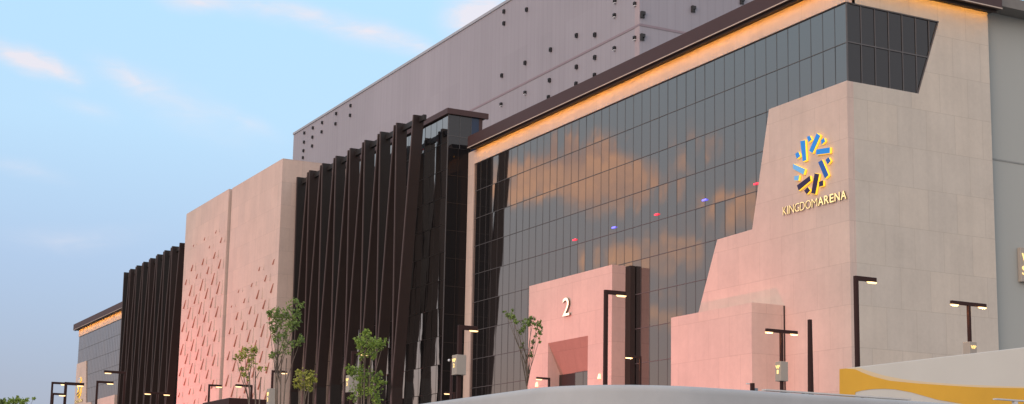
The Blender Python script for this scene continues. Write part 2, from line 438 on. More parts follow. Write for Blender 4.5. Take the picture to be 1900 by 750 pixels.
def emblem(off):
    for c, m in bars:
        pts = [onY(1400+x/3.752, 220+y/3.752, 59.62) for x, y in c]
        pts = [Vector((off(p.x), 59.62, p.z)) for p in pts]
        q = MB(); q.prism(pts, (0, .04, 0), 0, 0)
        ctr = sum(pts, Vector())/len(pts)
        q.prism([ctr+(p-ctr)*1.04+Vector((0, .0401, 0)) for p in pts], (0, .13, 0), 1, 1)
        q.build('emblem_bar', [m, HALO], ARENA)
    for txt, xa, xb, bd in (('KINGDOM', 1452.3, 1516.2, -.012), ('ARENA', 1517.6, 1570, .016)):
        n = len(txt); pa, pb = onY(xa, 399.5-(xa-1452)*.2365, 59.7), onY(xb, 399.5-(xb-1452)*.2365, 59.7)
        zc = onY(1452, 399.8, 59.7).z; hh = onY(1452, 384.6, 59.7).z - zc
        wid = {'K': .52, 'I': .2, 'N': .62, 'G': .66, 'D': .62, 'O': .74, 'M': .74, 'A': .66, 'R': .56, 'E': .48}
        gap = .10; tot = sum(wid[k] for k in txt)+gap*(n-1); sc = (pb.x-pa.x)/tot; x = pa.x
        for k in txt:
            w = wid[k]*sc; ww = w*(.55 if k == 'I' else 1); xx = x+(w-ww)/2
            px = off(xx) if off(1) > off(0) else off(xx+ww)
            text_mesh(k, 'letter', (px, YS, zc), ww, hh, depth=.06, mats=[FACE, LSIDE], parent=ARENA, bold=bd, standoff=.09)
            x += w+gap*sc
emblem(lambda x: x)
emblem(lambda x: x-212.0)

# pale block with the carved relief, in two leaves
XB = onY(548, 310, 54.95).x; YB = onX(525, 294, XB).y; ZB = onX(525, 294, XB).z
XBL = onY(350, 398, YB).x; XM = onY(431, 352, YB).x
def block():
    b = MB(); b.box(XM, XB, YB, 75, 0, ZB); b2 = MB(); b2.box(XBL, XM-.42, YB-.28, 75, 0, ZB-.03)
    rng = random.Random(3)
    lat0 = onY(508, 486, YB); v1 = onY(400+350/3.75, 450+250/3.75, YB) - lat0; v2 = onY(400+395/3.75, 450+318/3.75, YB) - onY(400+350/3.75, 450+250/3.75, YB)
    for i in range(-40, 60):
        for j in range(-60, 60):
            x = lat0.x + v1.x*i + v2.x*j; z = lat0.z + v1.z*i + v2.z*j
            if z < .5 or z > ZB-1: continue
            right = x > XM+.5
            if right and x > XB-.7 or not right and (x > XM-1.5 or x < XBL+.7): continue
            # size fades out toward the upper edge (and toward the foot on the left leaf)
            if right:
                top = 26.2 + (x-XM)*.33 + math.sin(x*.9)*.8; s = min(1, max(0, (top-z)/7.5))
            else:
                top = 37.0 + (x-XM)*.14 + math.sin(x*1.1)*1.2; s = min(1, max(0, (top-z)/7)); s *= min(1, max(0, (z-11.0-(XM-x)*.16)/7.0))
            s *= rng.uniform(.85, 1.1)
            if s < .06: continue
            s = .12 + .88*s
            L = 1.30*s; w = .17*min(1, .5+s); m = b if right else b2; y0 = YB if right else YB-.28
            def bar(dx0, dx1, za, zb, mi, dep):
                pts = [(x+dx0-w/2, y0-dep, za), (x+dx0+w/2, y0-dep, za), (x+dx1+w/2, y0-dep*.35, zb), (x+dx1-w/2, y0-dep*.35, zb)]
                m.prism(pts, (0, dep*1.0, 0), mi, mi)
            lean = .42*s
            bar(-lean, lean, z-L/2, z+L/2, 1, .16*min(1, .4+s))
            xv = 1.5
            if (right and x+xv < XB-.4) or (not right and x+xv < XM-.9):
                x += xv; Lv = L*1.25; za, zb = z-Lv*.55, z+Lv*.45
                bar(0, 0, za, zb, 0, .12*min(1, .4+s)); x -= xv
    o = b.build('relief_block', [STONE, RELIEF_LIT], ARENA); o['label'] = 'pale stone leaf with carved slits only in its lower half'
    o = b2.build('relief_block', [STONE, RELIEF_LIT], ARENA); o['label'] = 'pale stone leaf with carved slits over most of its height'
    g = MB(); g.box(XM-.42, XM, YB+.45, 74, 0, ZB-.1); g.build('groove_shade', DARK, ARENA)  # dark fill puts the groove's shade into colour
block()

# fin screens
YF = 54.95
KF = YF/55.45
def fins(dx, zt):
    base = -159.98*KF + dx; sp = (159.98-128.15)*KF/8; drops = zt
    for i in range(9):
        xi = base + i*sp
        specs = []
        if i < 8: specs.append(('A', xi, xi+1.30))
        if i > 0: specs.append(('B', xi-(.55 if i < 8 else 0.0), xi-4.75))
        for kind, xt, xb in specs:
            q = MB(); th = .13; dep = 1.05
            ztop = zt + (0 if kind == 'A' else -.12)
            q.hexa([(xb-th, YF+.06, 0), (xb+th, YF+.06, 0), (xb+th, YF+dep, 0), (xb-th, YF+dep, 0)],
                   [(xt-th, YF+.06, ztop), (xt+th, YF+.06, ztop), (xt+th, YF+dep, ztop), (xt-th, YF+dep, ztop)])
            fo = q.build('fin', FIN2 if (kind == 'A' and i % 3 != 1) else FIN, ARENA)
            e = MB(); w = .075
            e.hexa([(xb-w, YF-.02, 0), (xb+w, YF-.02, 0), (xb+w, YF+.059, 0), (xb-w, YF+.059, 0)],
                   [(xt-w, YF-.02, ztop-.01), (xt+w, YF-.02, ztop-.01), (xt+w, YF+.059, ztop-.01), (xt-w, YF+.059, ztop-.01)])
            e.build('fin_edge', FIN_LIT, fo)
    r = MB(); r.box(base-.6, base+8*sp+1.1, YF+.55, YF+.85, zt-.75, zt-.25)
    r.build('top_rail', FIN2, ARENA)
ZFIN = 36.85*KF+EYE
fins(0, ZFIN); fins(-79.3*KF, ZFIN-.15)

# glazed stair volume behind each fin screen
XT = -125.4; YT = onY(833, 205, 57.4).y * (125.4/124.51)
ZT1 = 36.75*YT/57.4+EYE; ZT0 = ZT1-.52
def stair(x0, x1, near):
    g, mu = MB(), MB()
    panes(g, mu, 'x', x0, x1, 0, ZT0, YT, 1.3, ROW, tilt=.006, w=.015)
    c = g.build('stair_glass', GLASS_TOWER, ARENA, fix=False); mu.build('mullion', DARK, c)
    fa = MB(); fa.box(x0, x1+.25, YT-.25, YT-.05, ZT0, ZT1)
    fa.box(x1+.05, x1+.25, YT-.05, YT+3.95, ZT0, ZT1); fa.build('stair_fascia', BROWN, ARENA)
    rf = MB(); rf.box(x0, x1+.05, YT-.05, YT+3.9, ZT0+.1, ZT1-.05); rf.box(x0, x1-.1, YT+.5, YT+3.4, 0, ZT0+.099); rf.build('stair_roof', DARK, ARENA)
    if near:
        zl = 33.35+EYE
        s, m2 = MB(), MB()
        panes(s, m2, 'y', YT+.02, YT+2.3, zl, ZT0, x1, 1.0, 2.0, tilt=.003, sgn=1, w=.04)
        sg = s.build('stair_side_glass', GLASS_EAST_DIM, ARENA, fix=False); m2.build('mullion', MULL, sg)
        lo, m3 = MB(), MB()
        panes(lo, m3, 'y', YT+.02, YS, 0, zl, x1, 1.0, ROW, tilt=.002, sgn=1, w=.04)
        lg = lo.build('stair_side_glass', GLASS_DARK, ARENA, fix=False); lg['label'] = 'lower side glass of the stair volume, its dark reflection put in the tint'; m3.build('mullion', DARK, lg)
        bl = MB(); bl.box(x1-.1, x1-.01, YT+2.3, YT+3.1, zl, ZT0); bl.build('blue_pane', BLUEGLASS, ARENA)
        ed = MB(); ed.box(x1-.1, x1+.01, YT+3.1, YT+3.45, zl-1, ZT0); ed.build('corner_post', BROWN, ARENA)
        cp = MB(); cp.box(x1-.12, x1+.03, YT-.03, YT+.019, 0, ZT0); cp.build('corner_trim', MULL, ARENA)
stair(XB+.02, XT, True)
stair(-240.4, XBL-.02, False)

# upper hall
YH = 80.4; HX0, HX1 = onY(545, 251, YH).x, onY(1187, 52, YH).x; HZ = onY(545, 250.5, YH).z; HS = onY(884, 200, YH).z
h = MB(); h.box(HX0, HX1, YH, 160, 0, HZ)
HL = h.build('upper_hall', HALL, ARENA)
q = MB(); q.box(HX0-.12, HX1+.12, YH-.12, 160.12, HZ+.002, HZ+.35); q.build('parapet_cap', plain('grey cap', (.36, .37, .42), .5), HL)
q = MB(); q.box(HX0, HX1+.05, YH-.05, YH-.004, HS-.12, HS+.12); q.box(HX1+.004, HX1+.05, YH-.004, 159, HS-.12, HS+.12)
q.build('seam_trim', plain('seam trim', (.27, .215, .25), .6), HL)
q = MB(); q.box(HX1-.9, HX1-.0, YH-.03, YH-.005, 0, HS-.13); q.box(HX1-.9, HX1, YH-.03, YH-.005, HS+.13, HZ); q.build('corner_trim', plain('corner trim', (.40, .33, .36), .6), HL)
FIXD = plain('fixture hood', (.022, .02, .022), .5); FIXW = plain('pale fixture lens', (.7, .7, .72), .4)
def fixture(p, nrm, lit):
    q = MB(); w = .17; t = .26
    if nrm == 'y':
        q.box(p.x-w, p.x+w, YH-t, YH-.01, p.z+.05, p.z+.21); q.box(p.x-w, p.x-w+.07, YH-t, YH-.01, p.z-.16, p.z+.049); q.box(p.x+w-.07, p.x+w, YH-t, YH-.01, p.z-.16, p.z+.049)
        q.box(p.x-w+.071, p.x+w-.071, YH-.06, YH-.01, p.z-.16, p.z+.04, 1 if lit else 0)
        q.box(p.x-w, p.x+w, YH-t, YH-.01, p.z-.24, p.z-.161, 1 if lit else 0)
    else:
        X0 = HX1+.01; w = .3
        q.box(X0, X0+t, p.y-.8*w, p.y+.8*w, p.z-.05, p.z+.3); q.box(X0, X0+t, p.y-.8*w, p.y-.3*w, p.z-.4, p.z-.051); q.box(X0, X0+.08, p.y-.29*w, p.y+.8*w, p.z-.36, p.z-.052)
    q.build('hall_fixture', [FIXD, FIXW], HL)
fx = [(562.6,246.4),(562,263.4),(561,279.4),(560,292.4),(578.4,237),(577.6,254.2),(577,270.6),(595.6,227.2),(594.6,244.4),(621.6,210.4),(620.4,229.4),(648.2,195.6),(647.4,213.6),
      (932.4,20.8),(932.4,42.8),(974.4,17.2),(1018.8,91.6),(1066.8,65.2),(1100.8,64),(971.6,116),(928.4,139.6),(1100.8,106),(1066.8,123.6),(1016.8,148.4),(1100.4,139),(1066,155),(1015,180)]
for x, y in fx: fixture(onY(x, y, YH-.3), 'y', False)
for x, y in [(971.6,172),(927.2,193.6),(1138,2),(1137.2,28.4),(1137.2,89.6),(1175.2,7.2),(1174.8,70.4)]: fixture(onY(x, y, YH-.3), 'y', True)
for x, y in [(1193.6,26.4),(1193.2,68),(1287.6,16),(1378,1)]: fixture(onX(x, y, HX1+.2), 'x', False)

# long grey side wall beyond the stone end
q = MB(); zt = onX(1885, 4, -72.5).z
q.box(-73.2, -72.5, 71.0, 150, 0, zt); sw = q.build('grey_side_wall', GREYW, ARENA)
zz = onX(1840, 295, -72.5).z
q = MB(); q.box(-72.499, -72.47, 71.7, 149, zz-.05, zz+.05); q.box(-72.499, -72.475, 71.75, 71.85, 0, zz-.06); q.build('seam_trim', plain('grey seam', (.27, .285, .28), .7), sw)
q = MB(); q.box(-73.25, -72.44, 71.0, 150, zt+.002, zt+.15); q.build('parapet_cap', plain('grey cap light', (.45, .46, .46), .6), sw)
# main body behind the facades
q = MB(); q.box(-290.5, -73.25, 61.2, 80.2, 0, 33+EYE); q.build('inner_body', DARK, ARENA)
q = MB(); q.box(-291, -73.3, 80.2, 150, 0, 33.2); q.build('rear_body', GREYW, ARENA)

# sign panel at the right edge, on the grey wall
PS = empty('wall_sign', (-72.3, onX(1896, 490, -72.3).y, 0), 'beige lit panel with yellow letters on the grey side wall at the far right', 'sign')
a, b = onX(1893, 459, -72.2), onX(1893, 522, -72.2)
q = MB(); q.box(-72.47, -72.2, a.y, a.y+2.6, b.z, a.z); q.build('panel', BOXM, PS, bevel=.02)
for t, px, py0, py1 in (('V', 1896.6, 470, 490), ('S', 1896.6, 493, 510)):
    p0, p1 = onX(px, py1, -72.2), onX(px, py0, -72.2)
    text_mesh(t, 'letter', (-72.2, p0.y, p0.z), .48, p1.z-p0.z, axis='y', depth=.04, mats=[AMBER], parent=PS, standoff=.01)

# ------------------------------------------------------------------ foreground walls
def fore():
    white = plain('grey white painted wall', (.405, .42, .435), .9, var=.2, scale=1.3, spec=.15)
    dep = 15.0
    pk = deep(1122, 713, dep); zt = pk.z
    # rounded corner : one leg runs west, one leg runs north
    r = 1.3; cx, cy = pk.x-r*.72, pk.y+r*.72
    leg = [(cx, cy-r)]; an_ = 0.0
    for i in range(22):
        an_ = min(math.radians(15), max(0, i-1)*math.radians(1.6)); leg.append((leg[-1][0]-1.2*math.cos(an_), leg[-1][1]+1.2*math.sin(an_)))
    path = leg[::-1]
    path += [(cx+r*math.sin(a*math.pi/16), cy-r*math.cos(a*math.pi/16)) for a in range(1, 8)]
    path += [(cx+r, cy+i*1.0) for i in range(0, 14)]
    rng = random.Random(5)
    m = MB(); N = len(path); rows = []
    for i, (x, y) in enumerate(path):
        if i == 0:
            t = Vector((path[1][0]-x, path[1][1]-y)).normalized(); n = Vector((t.y, -t.x))
        else:
            x0, y0 = path[max(i-1, 0)]; x1, y1 = path[min(i+1, N-1)]; t = Vector((x1-x0, y1-y0)).normalized(); n = Vector((t.y, -t.x))
        prof = [(0, 0), (0, zt-.07), (-.006, zt-.04), (-.02, zt-.015), (-.05, zt), (-.40, zt), (-.47, zt-.05), (-.5, zt-.16), (-.5, 0)]
        rows.append([(x+n.x*o, y+n.y*o, z) for o, z in prof])
    k = len(rows[0]); b0 = 0
    for rw in rows: m.v += rw
    for i in range(N-1):
        for j in range(k-1):
            m.f.append((i*k+j, (i+1)*k+j, (i+1)*k+j+1, i*k+j+1)); m.m.append(0)
    o = m.build('parapet_wall', white, None, origin=(cx, cy, 0), smooth=True)
    tag(o, 'smooth grey-white parapet wall with a rounded corner at the bottom of the view', 'wall')
    # thin white rail behind the right hand leg
    RAIL = plain('white rail', (.62, .61, .60), .5)
    a = onX(1417, 724, cx-.2); q = MB()
    bpt = onX(1562, 731.5, cx-.2)
    q.box(cx-.24, cx-.16, a.y, bpt.y+1.0, a.z-.006, a.z+.010)
    for yy in (a.y+.3, (a.y+bpt.y)/2, bpt.y+.3): q.box(cx-.23, cx-.17, yy, yy+.05, .3, a.z-.007)
    o = q.build('handrail', RAIL, None, origin=(cx-.2, a.y, 0)); tag(o, 'thin white rail just above the grey-white parapet, left of the painted hoarding', 'rail')
    a = onX(1825, 742.5, cx-.05); bpt = onX(1899, 746, cx-.05); q = MB()
    q.box(cx+.1, cx+.16, a.y, bpt.y+3, a.z-.006, a.z+.010)
    for yy in (a.y+.3, bpt.y+.5): q.box(cx+.105, cx+.155, yy, yy+.05, .3, a.z-.007)
    o = q.build('handrail', RAIL, None, origin=(cx, a.y, 0)); tag(o, 'thin white rail in front of the yellow wave at the lower right corner', 'rail')
    # painted hoarding, parallel to the facade
    Y = 15.6*1.22
    WH = plain('off-white painted board', (.56, .555, .52), .7, var=.07, scale=.7)
    YEL = plain('yellow painted board', (.64, .36, .035), .7, var=.22, scale=.55); CRM = plain('cream painted board', (.66, .53, .34), .7, var=.08, scale=.8)
    tl = onY(1557, 685.5, Y); zt2 = onY(1640, 675, Y).z
    e = empty('painted_hoarding', (tl.x, Y, 0), 'white hoarding painted with a yellow and cream wave, behind the parapet at right', 'hoarding')
    q = MB(); q.box(tl.x, tl.x+14, Y, Y+.18, 0, zt2); q.build('board', WH, e, bevel=.015)
    def strip(name, upper, lower, mat, off):
        q = MB()
        def interp(L, x):
            for (xa, ya), (xb, yb) in zip(L, L[1:]):
                if xa <= x <= xb:
                    t = (x-xa)/(xb-xa); t2 = t
                    return ya+(yb-ya)*t2
            return L[-1][1]
        xs = [1557.5+i*6 for i in range(76)]
        U = [onY(x, interp(upper, x), Y-off) for x in xs]; Lw = [onY(x, interp(lower, x), Y-off) for x in xs]
        for i in range(len(xs)-1):
            zu0, zu1 = min(U[i].z, zt2-.004), min(U[i+1].z, zt2-.004)
            if zu0-Lw[i].z < .002 and zu1-Lw[i+1].z < .002: continue
            q.poly([(Lw[i].x, Y-off, Lw[i].z), (Lw[i+1].x, Y-off, Lw[i+1].z), (U[i+1].x, Y-off, zu1), (U[i].x, Y-off, zu0)])
        q.build(name, mat, e, fix=False)
    strip('cream_wave', [(1557,690),(1575,684),(1592,681.5),(1610,688),(1640,697),(1680,704.5),(1720,709),(1780,713.5),(1900,718),(2020,724)],
          [(1557,700),(1592,700),(1640,712),(1720,722),(2020,735)], CRM, .004)
    strip('yellow_wave', [(1557,683),(1575,684),(1587,685.5),(1600,691.5),(1620,699),(1650,706.5),(1700,711.5),(1760,715.5),(1820,719),(1900,720.5),(2020,724)],
          [(1557,760),(1582,760),(1585,728.5),(1600,724.5),(1620,722),(1640,721.6),(1660,722.5),(1690,728),(1715,735),(1740,742),(1800,752),(1900,760),(2020,760)], YEL, .008)
fore()

# ------------------------------------------------------------------ street lamps
LET = dict(mats=[AMBER])
def lamp(label, top, ends, H=8.0, th=.13, box=None, glow=0, group='street lamps'):
    """top: pole head in the photograph; ends: arm tips [(x, y)]"""
    p = high(top[0], top[1], H)
    e = empty('street_lamp', (p.x, p.y, 0), label, 'street lamp', group)
    th *= .74; q = MB(); t = th/2
    q.box(p.x-t, p.x+t, p.y-t, p.y+t, .03, H-.001); q.build('pole', POLE, e, bevel=.008)
    q = MB(); q.box(p.x-.18, p.x+.18, p.y-.18, p.y+.18, 0, .03); q.build('base_plate', POLE, e)
    for (ex, L) in ends:
        s = 1 if ex > 0 else -1; hgt = .115*th/.10; w = t*.92
        y0, y1 = sorted((p.y+s*(t+.001), p.y+s*L))
        zt = H-.0
        q = MB(); q.box(p.x-w, p.x+w, y0, y1, zt-hgt, zt); q.build('arm', POLE, e, bevel=.006)
        # rounded lens below the tip
        q = MB(); lc = p.y+s*(L-.20*min(1, L)); lw = .17*min(1.0, L/.7+.2)
        lo = []; hi = []
        for k in range(14):
            an = 2*math.pi*k/14; lo.append((p.x+w*.8*math.cos(an), lc+lw*.8*math.sin(an), zt-hgt-.04)); hi.append((p.x+w*.95*math.cos(an), lc+lw*math.sin(an), zt-hgt-.001))
        q.hexa(lo, hi); q.build('lamp_head', LAMP, e)
        if glow:
            pl = bpy.data.lights.new('lamp_light', 'POINT'); pl.energy = glow; pl.color = (1.0, .45, .12); pl.shadow_soft_size = .05
            po = bpy.data.objects.new('lamp_light', pl); link(po, e); po.location = (0, lc-p.y, zt-hgt-.12)
    if box:
        (zb, zt_, w, txt, face) = box
        q = MB(); q.box(p.x-w/2, p.x+w/2, p.y-w/2, p.y+w/2, zb, zt_); bo = q.build('sign_box', BOXM, e, bevel=.012)
        hh = zt_-zb
        for i, tx in enumerate(txt):
            h_ = hh*(.17 if len(tx) > 1 else .20); z_ = zt_-hh*(.30+.26*i)-h_*.35
            ww = w*(.72 if len(tx) > 1 else .26)
            if face == 'y': o = text_mesh(tx, 'lettering', (p.x-ww/2, p.y-w/2, z_), ww, h_, depth=.012, parent=bo, standoff=.006, bold=.01, **LET)
            else: o = text_mesh(tx, 'lettering', (p.x+w/2, p.y-ww/2, z_), ww, h_, axis='y', depth=.012, parent=bo, standoff=.006, bold=.01, **LET)
    return e
def arm(top, endx, H=8.0):
    """arm length toward +-y that reaches the tip seen in the photograph"""
    p = high(top[0], top[1], H); s = 1 if endx > top[0] else -1
    best = min([i*.01 for i in range(10, 400)], key=lambda L: abs(px_of(p.x, p.y+s*L, H)-endx))
    return (s, best)
def px_of(x, y, z):
    v = Vector((x, y, z-EYE)); d = v.dot(fw); return 950+F*v.dot(rt2)/d
def zpx(p, x, y):                            # height at which the pole's line meets that photo row
    best = min([i*.02 for i in range(50, 450)], key=lambda z: abs(py_of(p.x, p.y, z)-y)); return best
def py_of(x, y, z):
    v = Vector((x, y, z-EYE)); return CY-F*v.dot(up2)/v.dot(fw)
def L(label, top, *tips, th=.13, H=8.0, box=None, glow=0):
    if box:
        y0, y1, w, txt, face = box; p = high(top[0], top[1], H); box = (zpx(p, 0, y1), zpx(p, 0, y0), w, txt, face)
    return lamp(label, top, [arm(top, t, H) for t in tips], H, th, box, glow)
L('outermost left lamp, right arm level with its neighbour, against the sky', (97.5, 708.5), 124.5, th=.125)
L('lamp in front of the far-left glowing emblem, its arm crossing that slab', (122.5, 709), 156, th=.17)
L('short lamp whose arm shows between the two far-left posts', (98.6, 729), 120, th=.12, H=7.4)
L('lamp with a right arm before the grey-blue glass of the far wing', (181, 706.5), 210.5, th=.13)
L('lamp with a left arm at the edge of the far dark fins', (232, 689.5), 193, th=.14, H=8.4)
L('twin-headed lamp in front of the far dark fins', (292, 728), 270, 314, th=.12, H=7.6)
L('lamp with a right arm in front of the carved stone block', (388.5, 713), 411, th=.12)
L('lamp with a left arm behind the small tree before the carved stone block', (467, 714.5), 437, th=.13)
L('lamp with a right arm and a number box below the tall tree', (506, 687), 532, th=.12, box=(721, 760, .34, ['VIP', '3'], 'y'))
L('lamp half hidden in the bushy tree before the near fins', (654, 652), 683, th=.12, box=(697, 728, .34, ['VIP', '3'], 'y'))
L('lamp beside the pale stone post, with a grey box reading VIP 2', (853.5, 603.5), 885.5, th=.17, box=(659, 696, .36, ['VIP', '2'], 'y'))
L('small lamp with a left arm low in front of the black glass', (843, 728), 826, th=.10, H=7.4)
L('lamp with a left arm before the left jamb of the number 2 portal', (1019, 701), 995.5, th=.11)
L('tall lamp with a right arm before the right jamb of the number 2 portal', (1124.5, 538), 1160, th=.135)
L('lamp with a left arm before the dark side of the number 2 portal', (1188, 661), 1162, th=.105, glow=14)
L('twin-headed lamp with a grey box reading VIP 1', (1449.5, 612), 1421, 1479, th=.13, glow=14, box=(671, 708, .30, ['VIP', '1'], 'y'))
L('tall lamp with a right arm at the stone corner, left of the painted hoarding', (1588, 512), 1625, th=.135)
L('twin-headed lamp with a beige VIP box above the painted hoarding', (1797, 561), 1764, 1829, th=.12, glow=14, box=(635, 672, .27, ['VIP'], 'x'))

# other posts
def post_things():
    d = 36.0; p = deep(1502.5, 593, d); b = deep(1507, 726, d)
    q = MB(); t0, t1 = .055, .16
    k = (p.z)/(p.z-b.z); t0, t1 = .040, .040+.012*k
    q.hexa([(p.x-t1, p.y-t1, 0), (p.x+t1, p.y-t1, 0), (p.x+t1, p.y+t1, 0), (p.x-t1, p.y+t1, 0)],
           [(p.x-t0, p.y-t0, p.z), (p.x+t0, p.y-t0, p.z), (p.x+t0, p.y+t0, p.z), (p.x-t0, p.y+t0, p.z)])
    o = q.build('tapered_post', POLE, None, origin=(p.x, p.y, 0), bevel=.01); tag(o, 'bare dark tapering post right of the VIP 1 lamp', 'post')
    # camera pole
    p = deep(838.5, 666, 56); e = empty('camera_pole', (p.x, p.y, 0), 'thin dark pole with a white dome camera left of the VIP 2 lamp', 'camera pole')
    q = MB(); q.tube([(p.x, p.y, 0), (p.x, p.y, p.z)], [.055, .05], 8); q.build('pole', POLE, e, smooth=True)
    c = deep(833.2, 668.5, 56); q = MB(); q.tube([(p.x, p.y, p.z-.04), (c.x, c.y, c.z+.05)], [.018, .018], 6); q.build('bracket', POLE, e)
    bm = bmesh.new(); bmesh.ops.create_icosphere(bm, subdivisions=3, radius=.05)
    for v in bm.verts: v.co.z *= 1.1 if v.co.z < 0 else .8
    me = bpy.data.meshes.new('dome_camera'); bm.to_mesh(me); bm.free(); me.materials.append(plain('white dome', (.75, .75, .77), .3))
    for f in me.polygons: f.use_smooth = True
    o = bpy.data.objects.new('dome_camera', me); link(o, e); o.location = c-Vector((p.x, p.y, 0))
    # little post beside the parapet
    d = 22.0; p = deep(1396, 711, d); e = empty('bollard', (p.x, p.y, 0), 'short dark bollard with a small white camera just above the parapet', 'bollard')
    q = MB(); q.box(p.x-.025, p.x+.025, p.y-.025, p.y+.025, 0, p.z); q.build('post', POLE, e, bevel=.004)
    c = deep(1388.5, 712.5, d); q = MB(); q.box(p.x-.045, p.x-.026, c.y-.03, c.y+.05, c.z-.006, c.z+.01); q.build('camera_arm', FIXW, e)
    c = deep(1401.5, 727, d); q = MB(); q.box(c.x-.02, c.x+.02, c.y-.03, c.y+.03, c.z-.07, c.z+.05); q.build('control_box', plain('blue grey box', (.16, .22, .27), .5), e)
    # dark kiosk roof low before the carved block
    d = 70.0; a = deep(393, 743.5, d); b = deep(425, 738, d); e = empty('kiosk', (a.x, a.y, 0), 'dark flat-roofed kiosk low before the carved stone block', 'kiosk')
    w = b.x-a.x
    x1 = b.x; x0 = x1-4.2; y0 = b.y; zt = b.z
    q = MB(); q.box(x0, x1, y0, y0+2.2, zt-.35, zt); q.build('roof', POLE, e, bevel=.02)
    q = MB(); q.box(x0+.3, x1-.3, y0+.3, y0+1.9, 0, zt-.351); q.build('cabin', plain('dark kiosk panel', (.03, .026, .025), .5), e)
    q = MB()
    for i in range(4): q.box(x0+.6+i*.8, x0+1.1+i*.8, y0+.29, y0+.299, 1.2, 2.4)
    q.build('window', GLASS_DARK, e)
    q = MB(); q.box(x1-.9, x1-.2, y0+.06, y0+.2, zt-.375, zt-.352); q.build('roof_light', emit('kiosk light', (1, .8, .5), 2.2), e)
post_things()

# ------------------------------------------------------------------ trees
def leafmat(name, a, b):
    m, nt, bs = newmat(name)
    oi = nt.add('ShaderNodeNewGeometry'); rnd = oi.outputs['Random Per Island']
    n = nt.noise(pos(nt), 1.6, 2)
    f = nt.math('ADD', nt.math('MULTIPLY', rnd, .65), nt.math('MULTIPLY', n, .45), clamp=True)
    nt.put(bs.inputs['Base Color'], nt.mix(f, a, b)); bs.inputs['Roughness'].default_value = .55
    tr = nt.add('ShaderNodeBsdfTranslucent'); nt.put(tr.inputs['Color'], nt.mix(f, a, b))
    ms = nt.add('ShaderNodeMixShader'); ms.inputs[0].default_value = .3
    nt.l.new(bs.outputs[0], ms.inputs[1]); nt.l.new(tr.outputs[0], ms.inputs[2]); nt.l.new(ms.outputs[0], nt.n['Material Output'].inputs[0])
    return m
LG = leafmat('mid green leaves', (.10, .18, .03), (.38, .50, .10)); LY = leafmat('yellow green leaves', (.18, .22, .04), (.58, .56, .12)); LD = leafmat('dark green leaves', (.08, .145, .035), (.30, .40, .10))
BARK = plain('pale brown bark', (.16, .125, .10), .85, var=.3, scale=6)
def tree(label, dep, foot, stems, clumps, mat, leaf=.085, seed=1, name='young_tree', tw=.028):
    rng = random.Random(seed)
    b = deep(foot[0], foot[1], dep); e = empty(name, (b.x, b.y, 0), label, 'tree', 'young trees before the arena')
    base = Vector((b.x, b.y, 0)); W = MB(); m = dep/F
    cs = []
    for (x, y, rx, ry, n) in clumps:
        c = deep(x, y, dep); c += Vector((math.cos(YAW)*-1, math.sin(YAW), 0))*rng.uniform(-.5, .5)*rx*m; cs.append((c, rx*m, ry*m, n))
    tips = []
    for (sx, sy, ox) in stems:            # each stem: where it forks, and its offset at the foot
        t = deep(sx, sy, dep); f0 = base+Vector((math.sin(YAW), math.cos(YAW), 0))*ox*m
        mid = (f0+t)/2+Vector((rng.uniform(-1, 1), rng.uniform(-1, 1), 0))*.06
        q1 = f0.lerp(mid, .5); q2 = mid.lerp(t, .5)+Vector((rng.uniform(-1, 1), rng.uniform(-1, 1), 0))*.04
        W.tube([f0, q1, mid, q2, t], [tw*1.6, tw*1.3, tw, tw*.8, tw*.55], 7); tips.append(((q2, t), tw*.6))
    for c, rx, ry, n in cs:
        (q, t), r = min(tips, key=lambda k: (k[0][1]-c).length)
        k = q.lerp(t, rng.uniform(.2, 1)); mid = k.lerp(c, .5)+Vector((rng.uniform(-1, 1), rng.uniform(-1, 1), -.4))*.12*rx*2
        W.tube([k, mid, c], [r*.8, r*.55, r*.3], 5)
        for _ in range(max(3, n//22)):
            d = Vector((rng.gauss(0, 1), rng.gauss(0, 1), rng.gauss(0, 1))).normalized(); pt = c+Vector((d.x*rx, d.y*rx, d.z*ry))*rng.uniform(.6, 1.0)
            W.tube([c+(pt-c)*.05, (c+pt)/2+Vector((0, 0, .03)), pt], [r*.35, r*.25, r*.14], 4, cap=False)
    W.build('trunk', BARK, e, origin=base, smooth=True)
    Lf = MB()
    for c, rx, ry, n in cs:
        tw_ = []
        for _ in range(max(3, n//9)):
            while True:
                d = Vector((rng.uniform(-1, 1), rng.uniform(-1, 1), rng.uniform(-1, 1)))
                if d.length < 1: break
            tw_.append(c+Vector((d.x*rx, d.y*rx, d.z*ry)))
        for _ in range(n):
            k = rng.choice(tw_); p = k+Vector((rng.gauss(0, 1), rng.gauss(0, 1), rng.gauss(0, 1)))*rx*.20
            s = leaf*rng.uniform(.55, 1.25)
            a = Vector((rng.gauss(0, 1), rng.gauss(0, 1), rng.gauss(-.5, .7))).normalized(); v = a.cross(Vector((rng.gauss(0, 1), rng.gauss(0, 1), rng.gauss(0, 1)))).normalized(); nn = a.cross(v)
            w = s*rng.uniform(.24, .36)
            i = len(Lf.v)
            Lf.v += [tuple(p-a*s*.5), tuple(p-v*w+nn*w*.3-a*s*.05), tuple(p+a*s*.5-nn*s*.12), tuple(p+v*w+nn*w*.3-a*s*.05)]
            Lf.f += [(i, i+1, i+2), (i, i+2, i+3)]; Lf.m += [0, 0]
    Lf.build('crown', mat, e, origin=base, fix=False)
tree('loose yellow-green young tree before the carved stone block', 47, (478, 760), [(463, 690, -4), (474, 690, 4), (484, 700, 8)],
     [(455, 655, 12, 10, 110), (466, 645, 10, 8, 80), (444, 664, 9, 8, 70), (470, 660, 6, 12, 60), (450, 692, 9, 14, 90), (462, 675, 10, 10, 80), (486, 684, 9, 6, 50), (437, 662, 6, 5, 35), (458, 702, 8, 8, 50), (472, 648, 7, 7, 40)], LY, seed=11)
